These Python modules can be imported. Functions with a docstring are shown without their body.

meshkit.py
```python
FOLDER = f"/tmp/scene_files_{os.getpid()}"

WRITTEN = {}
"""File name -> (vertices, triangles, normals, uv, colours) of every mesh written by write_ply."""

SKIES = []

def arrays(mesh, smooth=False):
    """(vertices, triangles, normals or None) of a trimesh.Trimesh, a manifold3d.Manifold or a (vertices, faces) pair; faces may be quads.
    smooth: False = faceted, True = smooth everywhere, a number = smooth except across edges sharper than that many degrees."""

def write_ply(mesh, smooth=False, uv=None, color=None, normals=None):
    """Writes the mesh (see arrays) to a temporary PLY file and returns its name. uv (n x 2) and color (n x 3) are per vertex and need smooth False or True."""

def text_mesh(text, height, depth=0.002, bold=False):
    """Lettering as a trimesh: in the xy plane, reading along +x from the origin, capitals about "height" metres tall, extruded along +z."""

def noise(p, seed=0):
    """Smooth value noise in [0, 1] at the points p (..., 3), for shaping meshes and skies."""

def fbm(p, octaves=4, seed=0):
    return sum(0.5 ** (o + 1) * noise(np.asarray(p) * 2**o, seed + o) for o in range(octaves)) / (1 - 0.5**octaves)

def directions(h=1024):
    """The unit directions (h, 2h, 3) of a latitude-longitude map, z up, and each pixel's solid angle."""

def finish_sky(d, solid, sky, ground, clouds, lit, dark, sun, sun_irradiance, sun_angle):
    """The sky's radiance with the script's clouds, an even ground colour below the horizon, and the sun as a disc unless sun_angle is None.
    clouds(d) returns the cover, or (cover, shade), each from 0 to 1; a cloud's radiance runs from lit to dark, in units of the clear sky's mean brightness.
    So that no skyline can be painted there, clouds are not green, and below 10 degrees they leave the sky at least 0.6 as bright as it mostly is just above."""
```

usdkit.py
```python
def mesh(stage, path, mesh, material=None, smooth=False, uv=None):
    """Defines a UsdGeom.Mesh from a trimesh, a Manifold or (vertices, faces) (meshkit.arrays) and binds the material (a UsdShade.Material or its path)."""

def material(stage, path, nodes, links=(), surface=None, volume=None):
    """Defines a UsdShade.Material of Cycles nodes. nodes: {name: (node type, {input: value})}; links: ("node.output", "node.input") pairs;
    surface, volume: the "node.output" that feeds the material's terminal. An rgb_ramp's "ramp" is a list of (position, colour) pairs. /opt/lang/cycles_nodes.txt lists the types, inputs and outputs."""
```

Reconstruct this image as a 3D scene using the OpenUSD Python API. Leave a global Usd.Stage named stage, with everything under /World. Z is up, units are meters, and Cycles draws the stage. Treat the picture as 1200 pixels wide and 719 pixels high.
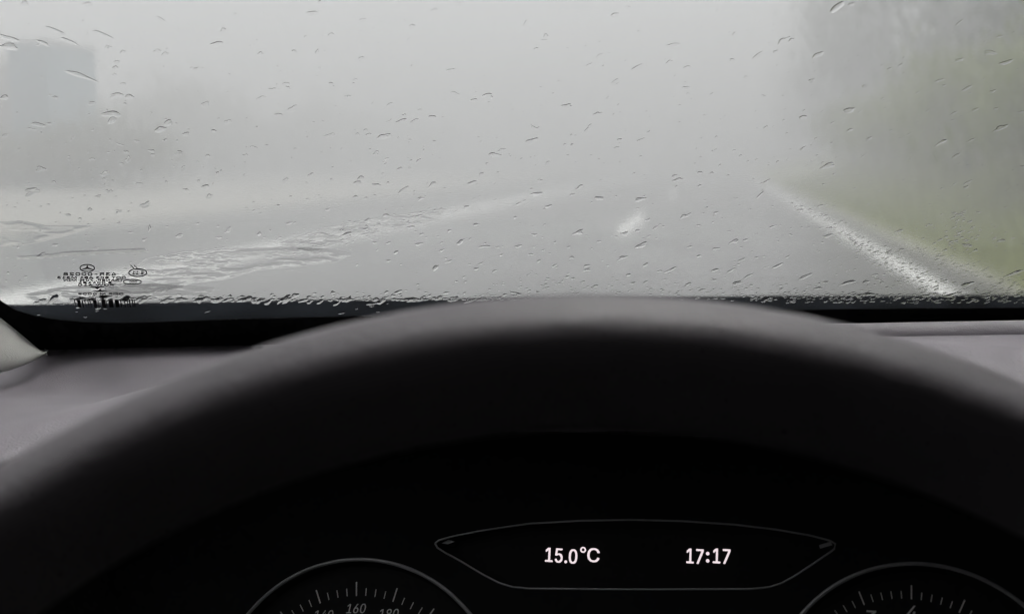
import math, random
import numpy as np
import trimesh
import usdkit, meshkit
from shapely.geometry import Polygon, LineString, Point
from shapely import affinity
from pxr import Usd, UsdGeom, UsdLux, UsdShade, Gf, Sdf

stage = Usd.Stage.CreateInMemory()
UsdGeom.SetStageUpAxis(stage, UsdGeom.Tokens.z)
UsdGeom.SetStageMetersPerUnit(stage, 1.0)
W = '/World'
UsdGeom.Xform.Define(stage, W)
UsdGeom.Scope.Define(stage, W + '/Looks')
rng = np.random.default_rng(7)
sin, cos, PI = np.sin, np.cos, np.pi

# ------------------------------------------------------------------ camera
EYE = np.array([0.0, 0.0, 1.18])          # driver's view; car drives along +y, ground z = 0
FPX, CX, CY = 1300.0, 600.0, 359.5         # focal length and centre, in pixels of the 1200 wide photograph
PITCH = math.atan(172 / FPX)
YAW = math.atan(245 / FPX * math.cos(PITCH))
FWD = np.array([-sin(YAW) * cos(PITCH), cos(YAW) * cos(PITCH), -sin(PITCH)])
RGT = np.array([cos(YAW), sin(YAW), 0.0])
UPV = np.cross(RGT, FWD)
cam = UsdGeom.Camera.Define(stage, W + '/camera')
M = Gf.Matrix4d(*[float(x) for r in ((*RGT, 0), (*UPV, 0), (*(-FWD), 0), (*EYE, 1)) for x in r])
cam.AddTransformOp().Set(M)
cam.CreateHorizontalApertureAttr(36.0)
cam.CreateFocalLengthAttr(36.0 * FPX / 1200)
cam.CreateFStopAttr(15.0)
cam.CreateFocusDistanceAttr(0.62)
cam.CreateClippingRangeAttr((0.02, 5000.0))
cam.CreateExposureAttr(2.0)

# ------------------------------------------------------------------ sky and light (thick overcast)
SUN_EL, SUN_AZ = math.radians(72), math.radians(20)
sun_dir = np.array([cos(SUN_EL) * sin(SUN_AZ), cos(SUN_EL) * cos(SUN_AZ), sin(SUN_EL)])
sky = UsdLux.DomeLight.Define(stage, W + '/sky')
sky_mat = usdkit.material(stage, W + '/Looks/overcast_sky', {
    'sky': ('sky_texture', {'sky_type': 'single_scattering', 'sun_disc': False, 'sun_elevation': SUN_EL, 'sun_rotation': SUN_AZ, 'aerosol_density': 3.0}),
    'tc': ('texture_coordinate', {}),
    'n': ('noise_texture', {'scale': 2.2, 'detail': 4.0}),
    'cl': ('rgb_ramp', {'ramp': [(0.3, (5.65, 5.65, 5.72)), (0.7, (6.9, 6.88, 6.92))]}),
    'mx': ('mix', {'fac': 0.93}),
    # an overcast sky is about three times as bright overhead as at the horizon, all the way round
    'sx': ('separate_xyz', {}), 'gm': ('map_range', {'from_min': 0.0, 'from_max': 1.0, 'to_min': 0.36, 'to_max': 1.08, 'clamp': True}),
    'ml': ('mix', {'mix_type': 'multiply', 'fac': 1.0}),
    'tg': ('geometry', {}),
    'bg': ('background_shader', {'strength': 0.1}),
}, [('tc.generated', 'n.vector'), ('n.fac', 'cl.fac'), ('sky.color', 'mx.color1'), ('cl.color', 'mx.color2'), ('tg.position', 'sx.vector'), ('sx.z', 'gm.value'), ('mx.color', 'ml.color1'), ('gm.result', 'ml.color2'), ('ml.color', 'bg.color')], surface='bg.background')
UsdShade.MaterialBindingAPI.Apply(sky.GetPrim()).Bind(sky_mat)
sky.GetPrim().SetCustomDataByKey('kind', 'structure')
sky.GetPrim().SetCustomDataByKey('label', 'pale grey overcast sky hidden in rain and fog')
sun = UsdLux.DistantLight.Define(stage, W + '/sun')
sun.CreateIntensityAttr(0.35)
sun.CreateAngleAttr(25.0)
sun.CreateColorAttr(Gf.Vec3f(1.0, 0.98, 0.95))
sun.GetPrim().CreateAttribute('inputs:normalize', Sdf.ValueTypeNames.Bool).Set(True)
zb = Gf.Vec3d(*sun_dir)
sun.AddOrientOp().Set(Gf.Quatf(Gf.Rotation(Gf.Vec3d(0, 0, 1), zb).GetQuat()))

# ------------------------------------------------------------------ helpers
def ray(px, py):
    d = RGT * ((px - CX) / FPX) - UPV * ((py - CY) / FPX) + FWD
    return d / np.linalg.norm(d)

def at_y(px, py, y):
    d = ray(px, py)
    return EYE + d * (y / d[1])

def row_of(p):
    q = np.asarray(p, float) - EYE
    return CY - FPX * (q @ UPV) / (q @ FWD)

def z_at_row(x, y, row):
    """height at (x, y) that the eye sees on that row"""
    z = 1.05
    for _ in range(12):
        q = np.array([x, y, z]) - EYE
        z -= (row - row_of([x, y, z])) * (q @ FWD) / FPX
    return z

_used = {}
def path_of(name, parent=None):
    base = str(parent.GetPath()) if parent is not None else W
    key = base + '/' + name
    n = _used.get(key, -1) + 1
    _used[key] = n
    return key if n == 0 else f'{key}_{n:03d}'

def tag(p, label=None, category=None, group=None, kind=None):
    for k, v in (('label', label), ('category', category), ('group', group), ('kind', kind)):
        if v:
            p.SetCustomDataByKey(k, v)
    return p

def obj(name, mesh, mat, parent=None, smooth=False, **t):
    p = usdkit.mesh(stage, path_of(name, parent), mesh, mat, smooth=smooth).GetPrim()
    return tag(p, **t)

def thing(name, label, category, group=None, loc=(0, 0, 0), rotz=0, scale=1.0):
    x = UsdGeom.Xform.Define(stage, path_of(name))
    x.AddTranslateOp().Set(Gf.Vec3d(*map(float, loc)))
    x.AddRotateZOp().Set(float(rotz))
    x.AddScaleOp().Set(Gf.Vec3f(*([float(scale)] * 3)))
    return tag(x.GetPrim(), label, category, group)

def dup(root, label, loc, rotz, scale=1.0):
    was = root.GetCustomData()
    name = root.GetName()
    name = name[:-4] if name[-4] == '_' and name[-3:].isdigit() else name
    r = thing(name, label, was['category'], was.get('group'), loc, rotz, scale)
    r.GetReferences().AddInternalReference(root.GetPath())
    r.SetInstanceable(True)
    return r

def T(v, f):
    return trimesh.Trimesh(np.asarray(v, float), np.asarray(f, int), process=False)

def cat(ms):
    return trimesh.util.concatenate(ms)

def grid_faces(n, m, flip=False, closed_u=False):
    i, j = np.meshgrid(np.arange(n if closed_u else n - 1), np.arange(m - 1), indexing='ij')
    i2 = (i + 1) % n
    a, b, c, d = i * m + j, i2 * m + j, i2 * m + j + 1, i * m + j + 1
    f = np.stack([np.stack([a, b, c], -1), np.stack([a, c, d], -1)], -2).reshape(-1, 3)
    return f[:, ::-1] if flip else f

def slab(top, bottom):
    """closed body between two point grids (n, m, 3)"""
    n, m = top.shape[:2]
    v = np.vstack([top.reshape(-1, 3), bottom.reshape(-1, 3)])
    g = grid_faces(n, m)
    o = n * m
    rim = [i * m for i in range(n)] + [(n - 1) * m + j for j in range(1, m)] + [i * m + m - 1 for i in range(n - 2, -1, -1)] + [j for j in range(m - 2, 0, -1)]
    r = np.array(rim)
    s = np.roll(r, -1)
    side = np.vstack([np.stack([s, r, r + o], -1), np.stack([s, r + o, s + o], -1)])
    t = T(v, np.vstack([g, g[:, ::-1] + o, side]))
    t.fix_normals()
    return t

def tube(pts, rad, sides=10):
    p = np.asarray(pts, float)
    t = np.gradient(p, axis=0)
    t /= np.linalg.norm(t, axis=1, keepdims=True)
    ref = np.where(np.abs(t[:, 2:]) < 0.9, [[0, 0, 1.0]], [[1.0, 0, 0]])
    a = np.cross(t, ref); a /= np.linalg.norm(a, axis=1, keepdims=True)
    b = np.cross(t, a)
    ang = np.arange(sides) * 2 * PI / sides
    rad = np.broadcast_to(rad, (len(p),))
    v = p[:, None] + rad[:, None, None] * (cos(ang)[None, :, None] * a[:, None] + sin(ang)[None, :, None] * b[:, None])
    n = len(p)
    i, j = np.meshgrid(np.arange(n - 1), np.arange(sides), indexing='ij')
    q = [i * sides + j, i * sides + (j + 1) % sides, (i + 1) * sides + (j + 1) % sides, (i + 1) * sides + j]
    f = np.vstack([np.stack([q[0], q[1], q[2]], -1).reshape(-1, 3), np.stack([q[0], q[2], q[3]], -1).reshape(-1, 3)])
    c0, c1 = n * sides, n * sides + 1
    v = np.vstack([v.reshape(-1, 3), p[:1], p[-1:]])
    k = np.arange(sides)
    f = np.vstack([f, np.stack([np.full(sides, c0), (k + 1) % sides, k], -1), np.stack([np.full(sides, c1), (n - 1) * sides + k, (n - 1) * sides + (k + 1) % sides], -1)])
    m = T(v, f); m.fix_normals()
    return m

def box(lo, hi):
    lo, hi = np.array(lo, float), np.array(hi, float)
    b = trimesh.creation.box(hi - lo)
    b.apply_translation((lo + hi) / 2)
    return b

def spline(pts, n):
    from scipy.interpolate import CubicSpline
    p = np.asarray(pts, float)
    s = np.concatenate([[0], np.cumsum(np.linalg.norm(np.diff(p, axis=0), axis=1))])
    return CubicSpline(s, p)(np.linspace(0, s[-1], n))

# ------------------------------------------------------------------ materials
L = W + '/Looks/'
def plain(name, color, rough=0.5, bump=None, vary=0.15, nscale=6.0, spec=0.5, **kw):
    """a principled surface whose colour varies a little, with a fine relief"""
    c = np.array(color, float)
    nodes = {'tc': ('texture_coordinate', {}), 'n': ('noise_texture', {'scale': nscale, 'detail': 5.0, 'roughness': 0.6}),
             'r': ('rgb_ramp', {'ramp': [(0.3, tuple(c * (1 - vary))), (0.7, tuple(c * (1 + vary)))]}),
             'p': ('principled_bsdf', {'roughness': rough, 'specular_ior_level': spec, **kw})}
    links = [('tc.object', 'n.vector'), ('n.fac', 'r.fac'), ('r.color', 'p.base_color')]
    if bump:
        nodes['bn'] = ('voronoi_texture', {'scale': bump[0]}) if len(bump) > 2 else ('noise_texture', {'scale': bump[0], 'detail': 3.0})
        nodes['b'] = ('bump', {'strength': bump[1], 'distance': 0.001})
        links += [('tc.object', 'bn.vector'), ('bn.distance' if len(bump) > 2 else 'bn.fac', 'b.height'), ('b.normal', 'p.normal')]
    return usdkit.material(stage, L + name, nodes, links, surface='p.BSDF')

def emit(name, color, strength):
    return usdkit.material(stage, L + name, {'e': ('emission', {'color': color, 'strength': strength})}, [], surface='e.emission')

M_ = {}
M_['dash'] = plain('soft_dash_plastic', (0.152, 0.137, 0.155), 0.55, bump=(900.0, 0.35), vary=0.08, nscale=14)
M_['leather'] = plain('wheel_leather', (0.140, 0.127, 0.140), 0.45, spec=0.35, bump=(700.0, 0.3), vary=0.08, nscale=30)
M_['black'] = plain('black_plastic', (0.012, 0.013, 0.013), 0.5, bump=(800.0, 0.2), vary=0.2, nscale=20)
M_['flock'] = plain('matt_black_housing', (0.008, 0.0085, 0.0085), 0.9, vary=0.25, nscale=14, spec=0.15)
M_['gloss_black'] = plain('dark_dial_face', (0.006, 0.006, 0.006), 0.6, vary=0.1, spec=0.2)
M_['bezel'] = plain('satin_bezel', (0.36, 0.36, 0.37), 0.45, vary=0.1, metallic=0.6)
M_['frit'] = plain('black_glass_frit', (0.004, 0.0045, 0.005), 0.7, vary=0.2, spec=0.1)
M_['print'] = plain('black_glass_print', (0.01, 0.01, 0.012), 0.7, vary=0.1, spec=0.2)
M_['scuttle'] = plain('wet_scuttle_plastic', (0.006, 0.0068, 0.0085), 0.5, bump=(60.0, 0.4), vary=0.6, nscale=18, spec=0.04, ior=1.08)
M_['paint'] = plain('dark_wet_paint', (0.03, 0.035, 0.045), 0.2, vary=0.1, spec=0.3)
M_['lining'] = plain('black_lining', (0.012, 0.012, 0.012), 0.9, vary=0.06, spec=0.1)
M_['dark_trim'] = plain('dark_trim', (0.012, 0.012, 0.0125), 0.8, vary=0.1, spec=0.2)
# woven pillar cloth: fine diagonal ribs
M_['cloth'] = usdkit.material(stage, L + 'pillar_cloth', {
    'tc': ('texture_coordinate', {}), 'mp': ('mapping', {'rotation': (0.3, 0.5, 0.6)}),
    'w': ('wave_texture', {'scale': 900.0, 'distortion': 0.8, 'detail': 2.0}),
    'r': ('rgb_ramp', {'ramp': [(0.0, (0.38, 0.38, 0.36)), (1.0, (0.48, 0.48, 0.455))]}),
    'b': ('bump', {'strength': 0.5, 'distance': 0.0006}), 'p': ('principled_bsdf', {'roughness': 0.9})},
    [('tc.object', 'mp.vector'), ('mp.vector', 'w.vector'), ('w.fac', 'r.fac'), ('r.color', 'p.base_color'), ('w.fac', 'b.height'), ('b.normal', 'p.normal')], surface='p.BSDF')
# window pane
M_['pane'] = usdkit.material(stage, L + 'clear_pane', {
    't': ('transparent_bsdf', {'color': (0.95, 0.96, 0.955)}), 'g': ('glossy_bsdf', {'roughness': 0.02, 'color': (0.9, 0.9, 0.9)}),
    'lw': ('layer_weight', {'blend': 0.5}), 'pw': ('math', {'math_type': 'power', 'value2': 5.0}), 'h': ('math', {'math_type': 'multiply_add', 'value2': 0.2, 'value3': 0.01}), 'm': ('mix_closure', {})},
    [('lw.facing', 'pw.value1'), ('pw.value', 'h.value1'), ('h.value', 'm.fac'), ('t.BSDF', 'm.closure1'), ('g.BSDF', 'm.closure2')], surface='m.closure')
M_['water'] = usdkit.material(stage, L + 'rain_water', {'g': ('glass_bsdf', {'color': (1, 1, 1), 'roughness': 0.0, 'IOR': 1.33})}, [], surface='g.BSDF')
M_['rain_sheet'] = usdkit.material(stage, L + 'rain_sheet', {
    'tc': ('texture_coordinate', {}), 'n': ('noise_texture', {'scale': 480.0, 'detail': 2.0}), 'b': ('bump', {'strength': 1.0, 'distance': 0.000055}),
    'g': ('glass_bsdf', {'color': (1, 1, 1), 'roughness': 0.0, 'IOR': 1.33})},
    [('tc.object', 'n.vector'), ('n.fac', 'b.height'), ('b.normal', 'g.normal')], surface='g.BSDF')
M_['digits'] = emit('display_digits', (1.0, 0.86, 0.9), 0.23)
M_['marks'] = plain('dial_print', (0.75, 0.75, 0.73), 0.7, vary=0.05)
M_['numerals'] = plain('dial_numerals', (0.75, 0.75, 0.73), 0.7, vary=0.05)

# ==================================================================  THE PLACE OUTSIDE
# road from x = -11.1 to 2.72
M_['asphalt'] = usdkit.material(stage, L + 'wet_asphalt', {
    'tc': ('texture_coordinate', {}), 'n': ('noise_texture', {'scale': 0.35, 'detail': 5.0}), 'f': ('noise_texture', {'scale': 90.0, 'detail': 3.0}),
    'mp': ('mapping', {'scale': (1.0, 0.3, 1.0)}), 'st': ('noise_texture', {'scale': 0.8, 'detail': 4.0}),
    'c': ('rgb_ramp', {'ramp': [(0.3, (0.075, 0.075, 0.076)), (0.7, (0.105, 0.104, 0.103))]}),
    'rr': ('rgb_ramp', {'ramp': [(0.35, (0.13, 0.13, 0.13)), (0.7, (0.22, 0.22, 0.22))]}),
    'b': ('bump', {'strength': 0.10, 'distance': 0.003}), 'p': ('principled_bsdf', {})},
    [('tc.object', 'n.vector'), ('tc.object', 'f.vector'), ('tc.object', 'mp.vector'), ('mp.vector', 'st.vector'), ('n.fac', 'c.fac'), ('c.color', 'p.base_color'),
     ('st.fac', 'rr.fac'), ('rr.color', 'p.roughness'), ('f.fac', 'b.height'), ('b.normal', 'p.normal')], surface='p.BSDF')
M_['mark'] = plain('road_paint', (0.78, 0.78, 0.76), 0.35, bump=(70.0, 0.3), vary=0.12, nscale=3.0)
M_['soil'] = plain('bank_soil', (0.16, 0.18, 0.03), 0.9, vary=0.35, nscale=1.2)
M_['ground'] = plain('field_ground', (0.08, 0.085, 0.05), 0.9, vary=0.3, nscale=0.3)

def sheet(xs, ys, zf):
    X, Y = np.meshgrid(xs, ys, indexing='ij')
    Z = zf(X, Y)
    return T(np.stack([X, Y, Z], -1).reshape(-1, 3), grid_faces(len(xs), len(ys)))

obj('ground', sheet(np.linspace(-400, 400, 3), np.linspace(-400, 400, 3), lambda x, y: x * 0 - 0.03), M_['ground'], label='flat dull green ground beyond the road', kind='structure')
obj('road', sheet(np.linspace(-11.1, 2.72, 6), np.linspace(-60, 390, 40), lambda x, y: x * 0), M_['asphalt'], label='wet grey asphalt road running into the fog', kind='structure')
def strip(x0, x1, y0, y1):
    return sheet(np.array([x0, x1]), np.linspace(y0, y1, max(2, int((y1 - y0) / 8))), lambda x, y: x * 0 + 0.004)
obj('lane_line', strip(1.91, 2.10, -20, 200), M_['mark'], label='white solid line along the right edge of the road', kind='structure')
obj('lane_line', strip(-6.15, -5.93, -20, 200), M_['mark'], label='outer white stripe of the wide line left of the lanes', kind='structure')
obj('lane_line', strip(-5.80, -5.58, -20, 200), M_['mark'], label='inner white stripe of the wide line left of the lanes', kind='structure')
obj('lane_line', strip(-10.9, -10.65, -20, 200), M_['mark'], label='white line along the far left edge of the road', kind='structure')
M_['concrete'] = plain('pale_concrete', (0.30, 0.29, 0.26), 0.6, vary=0.15, nscale=2.0)
obj('gutter_strip', strip(2.58, 2.80, -20, 200), M_['concrete'], label='pale concrete strip between the road and the right grass bank', kind='structure')
for k in range(-1, 6):
    obj('lane_dash', strip(-1.70, -1.50, 18 + 18 * k, 24 + 18 * k), M_['mark'], kind='structure',
        label='white lane dash ahead, ' + ('nearest in view' if k == 0 else 'one of those beside or beyond the visible one'))

def bank_z(x, y):
    u = np.clip((x - 2.9) / 5.0, 0, 1)
    return 0.02 + 1.5 * u * u * (3 - 2 * u) + 0.25 * (meshkit.fbm(np.stack([x * .5, y * .3, x * 0], -1), 3, 5) - .5) * np.clip((x - 3.0), 0, 1)
obj('grass_bank', sheet(np.concatenate([np.linspace(2.72, 9, 24), [14, 25, 60]]), np.linspace(-20, 200, 140), bank_z), M_['soil'], smooth=True,
    label='grass bank rising on the right of the road', kind='structure')
def lbank_z(x, y):
    return 0.03 + 0.02 * np.clip((-x - 11.3) / 4.0, 0, 1) + 0.06 * (meshkit.fbm(np.stack([x * .3, y * .3, x * 0], -1), 3, 9) - .5) * np.clip((-x - 11.4), 0, 1)
M_['gravel'] = plain('pale_wet_gravel', (0.27, 0.26, 0.235), 0.4, bump=(30.0, 0.3), vary=0.2, nscale=0.5)
obj('gravel_verge', sheet(np.concatenate([[-80, -60, -45, -30], np.linspace(-22, -11.1, 20)]), np.linspace(-20, 200, 120), lbank_z), M_['gravel'], smooth=True,
    label='pale wet gravel ground on the far left of the road', kind='structure')

def leaf_mat(name, a, b, trans=0.25):
    return usdkit.material(stage, L + name, {
        'g': ('geometry', {}), 'r': ('rgb_ramp', {'ramp': [(0.0, a), (1.0, b)]}),
        'p': ('principled_bsdf', {'roughness': 0.5}), 't': ('translucent_bsdf', {}), 'm': ('mix_closure', {'fac': trans})},
        [('g.random_per_island', 'r.fac'), ('r.color', 'p.base_color'), ('r.color', 't.color'), ('p.BSDF', 'm.closure1'), ('t.BSDF', 'm.closure2')], surface='m.closure')
M_['leaf_dark'] = leaf_mat('dark_leaves', (0.035, 0.055, 0.014), (0.095, 0.13, 0.028))
M_['leaf_mid'] = leaf_mat('hedge_leaves', (0.15, 0.185, 0.012), (0.34, 0.36, 0.028))
M_['leaf_olive'] = leaf_mat('olive_leaves', (0.08, 0.082, 0.025), (0.17, 0.155, 0.05))
M_['grass'] = leaf_mat('grass_blades', (0.20, 0.235, 0.018), (0.36, 0.38, 0.03))
M_['bark'] = plain('wet_bark', (0.05, 0.042, 0.035), 0.8, vary=0.4, nscale=8)

def leaves(centres, size, r):
    n = len(centres)
    a = r.normal(size=(n, 3)); a /= np.linalg.norm(a, axis=1, keepdims=True)
    b = np.cross(a, r.normal(size=(n, 3))); b /= np.linalg.norm(b, axis=1, keepdims=True)
    s = size * r.uniform(.6, 1.3, (n, 1))
    v = np.stack([centres - a * s, centres + b * s * .45, centres + a * s, centres - b * s * .45], 1).reshape(-1, 3)
    k = np.arange(n)[:, None] * 4
    return T(v, np.vstack([k + [0, 1, 2], k + [0, 2, 3]]))

def tree_meshes(seed, h, spread, base, n, size):
    r = np.random.default_rng(seed)
    trunk = [tube([[0, 0, -.4], [.05, .02, h * .3], [.1, -.1, h * .6], [0.05, 0, h * .9]], [h * .022, h * .017, h * .011, .03], 9)]
    tips = []
    for k in range(16):
        z0 = h * r.uniform(max(base, .1), .85)
        az, ln = r.uniform(0, 2 * PI), spread * r.uniform(.55, 1.0) * (1.1 - .55 * z0 / h)
        p0 = np.array([.05, 0, z0]); p2 = p0 + [cos(az) * ln, sin(az) * ln, ln * r.uniform(.1, .7)]
        p1 = (p0 + p2) / 2 + [0, 0, -.1 * ln]
        trunk.append(tube([p0, p1, p2], [h * .008, h * .005, .015], 5))
        tips += [p2, p1 * .4 + p2 * .6, p1 + r.normal(size=3) * .3]
    tips.append([0.05, 0, h * .93])
    tips = np.array(tips)
    cs = []
    per = n // len(tips)
    for t in tips:
        q = r.normal(size=(per, 3)) * np.array([.62, .62, .45]) * spread * .42 * r.uniform(.6, 1.15)
        cs.append(t + q)
    c = np.vstack(cs)
    c = c[c[:, 2] > base * h * .6]
    return cat(trunk), leaves(c, size, r)

def build_tree(name, label, category, group, mats, meshes, loc, rotz=0, scale=1):
    t = thing(name, label, category, group, loc, rotz, scale)
    obj('trunk' if 'tree' in name else 'stem', meshes[0], M_['bark'], t, smooth=40)
    obj('crown' if 'tree' in name else 'foliage', meshes[1], mats, t)
    return t

r2 = np.random.default_rng(11)
TREES = [(6.6, 17.5, 0, 1.0), (8.4, 22, 1, 1.05), (7.0, 28, 2, .95), (8.6, 34, 0, 1.1), (7.2, 41, 1, 1.0), (8.8, 49, 2, 1.1), (7.4, 58, 0, 1.0), (9.0, 68, 1, 1.1), (7.6, 80, 2, 1.0), (9.0, 94, 0, 1.05), (11.5, 26, 2, 1.25), (12.5, 39, 0, 1.3), (10.8, 14.5, 1, 1.2)]
tree_src = {}
ORD = ['nearest', 'second', 'third', 'fourth', 'fifth', 'sixth', 'seventh', 'eighth', 'ninth', 'farthest', 'third back-row', 'second back-row', 'foremost back-row']
TREES += [(8.5, 112, 1, 1.1), (8.2, 132, 2, 1.1), (8.5, 155, 0, 1.1)]
ORD += ['fourteenth', 'fifteenth', 'very farthest']
for i, (x, y, k, s) in enumerate(TREES):
    x = x + (2.4 if y < 45 else 0.2)
    z = float(bank_z(np.array([x]), np.array([float(y)]))[0])
    lab = f'{ORD[i]} tall dark tree fading into fog on the right bank'
    if k not in tree_src:
        tree_src[k] = build_tree('roadside_tree', lab, 'tree', 'tall trees along the right bank', M_['leaf_dark'],
                                 tree_meshes(20 + k, 13.5 + k, 3.4, .12, 5200, .24), (x, y, z), 40 * i, s)
    else:
        dup(tree_src[k], lab, (x, y, z), 67 * i, s)
BUSH = [(5.4, 13.2, 0, 1.0), (6.0, 16.4, 1, 1.15), (5.2, 19.5, 1, .9), (6.2, 22.6, 0, 1.1), (5.4, 26.5, 1, .95), (6.0, 31, 0, 1.15), (5.3, 36, 1, 1.0), (6.0, 42, 0, 1.1), (5.5, 49, 1, 1.1)]
src = {}
for i, (x, y, k, s) in enumerate(BUSH):
    z = float(bank_z(np.array([x]), np.array([float(y)]))[0])
    lab = f'{ORD[i]} yellow-green bush under the trees on the right bank'
    if k not in src:
        src[k] = build_tree('roadside_bush', lab, 'bush', 'bushes on the right bank', M_['leaf_mid'], tree_meshes(40 + k, 2.5, 1.5, .0, 3800, .085), (x, y, z), 40 * i, s)
    else:
        dup(src[k], lab, (x, y, z), 67 * i, s)
src = {}
for i in range(11):
    x, y = -37.0 - 2.0 * (i % 3), 44 + 7.0 * i + .3 * i * i
    z = float(lbank_z(np.array([x]), np.array([float(y)]))[0])
    lab = f'{["nearest", "second", "third", "fourth", "fifth", "sixth", "seventh", "eighth", "ninth", "tenth", "farthest"][i]} olive shrub beyond the gravel on the far left'
    k, s = i % 2, 2.6 + .35 * ((i * 5) % 3)
    if k not in src:
        src[k] = build_tree('verge_shrub', lab, 'shrub', 'olive shrubs on the far left', M_['leaf_olive'], tree_meshes(60 + k, 1.35, 1.9, .0, 4200, .07), (x, y, z), 50 * i, s)
    else:
        dup(src[k], lab, (x, y, z), 77 * i, s)

def grass(n, xr, yr, zf, seed):
    r = np.random.default_rng(seed)
    x = r.uniform(*xr, n); y = yr[0] + (yr[1] - yr[0]) * r.uniform(0, 1, n) ** 1.6
    z = zf(x, y) - .01
    h = r.uniform(.12, .38, n) * (0.6 + 0.4 * np.clip(np.abs(x - 2.8) / 1.0, 0, 1)); az = r.uniform(0, 2 * PI, n); lean = r.normal(size=(n, 2)) * .35
    w = .012
    p = np.stack([x, y, z], -1); d = np.stack([cos(az), sin(az), 0 * az], -1) * w
    top = p + np.stack([lean[:, 0] * h, lean[:, 1] * h, h], -1)
    mid = p + np.stack([lean[:, 0] * h * .3, lean[:, 1] * h * .3, h * .6], -1)
    v = np.stack([p - d, p + d, mid + d * .7, mid - d * .7, top], 1).reshape(-1, 3)
    k = np.arange(n)[:, None] * 5
    return T(v, np.vstack([k + [0, 1, 2], k + [0, 2, 3], k + [3, 2, 4]]))
obj('bank_grass', grass(60000, (2.8, 7.5), (6, 55), bank_z, 3), M_['grass'], label='wet green grass covering the right bank', category='grass', kind='stuff')
for i, (px, y, s) in enumerate(((18, 41, 1.15), (62, 40, 1.05), (104, 42, 1.2), (150, 43, 1.4))):
    dup(src[i % 2], f'{["first", "second", "third", "fourth"][i]} low olive bush from the left, at the foot of the blue-grey building', (at_y(px, 187, y)[0], y, .03), 50 * i, s)

# blue-grey building beyond the left verge
by = 46.0
bx0, bx1, bh = at_y(18, 187, by)[0], at_y(117, 187, by + 4)[0], at_y(60, 50, by)[2]
M_['clad'] = plain('blue_grey_cladding', (0.10, 0.18, 0.22), 0.5, vary=0.08, nscale=1.0)
M_['clad_side'] = plain('grey_render_wall', (0.20, 0.20, 0.20), 0.8, vary=0.1, nscale=1.0)
bld = thing('building', 'blurred blue-grey building in the fog beyond the left side of the road', 'building', None, (0, 0, 0))
obj('wall', box((bx0, by, -.02), (bx1, by + 4, bh)), M_['clad'], bld)
obj('roof', box((bx0 - .05, by - .05, bh + .003), (bx1 + .05, by + 4.05, bh + .15)), M_['clad_side'], bld)
for i in range(13):
    x = bx0 + .02 + i * (bx1 - bx0 - .04) / 12
    obj('cladding_rib', box((x - .04, by - .05, .1), (x + .04, by - .002, bh - .05)), M_['clad'], bld)
obj('annex', box((bx0 - 6, by + 1.5, -.02), (bx0 - .003, by + 4, bh - .8)), M_['clad_side'], bld)

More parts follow.
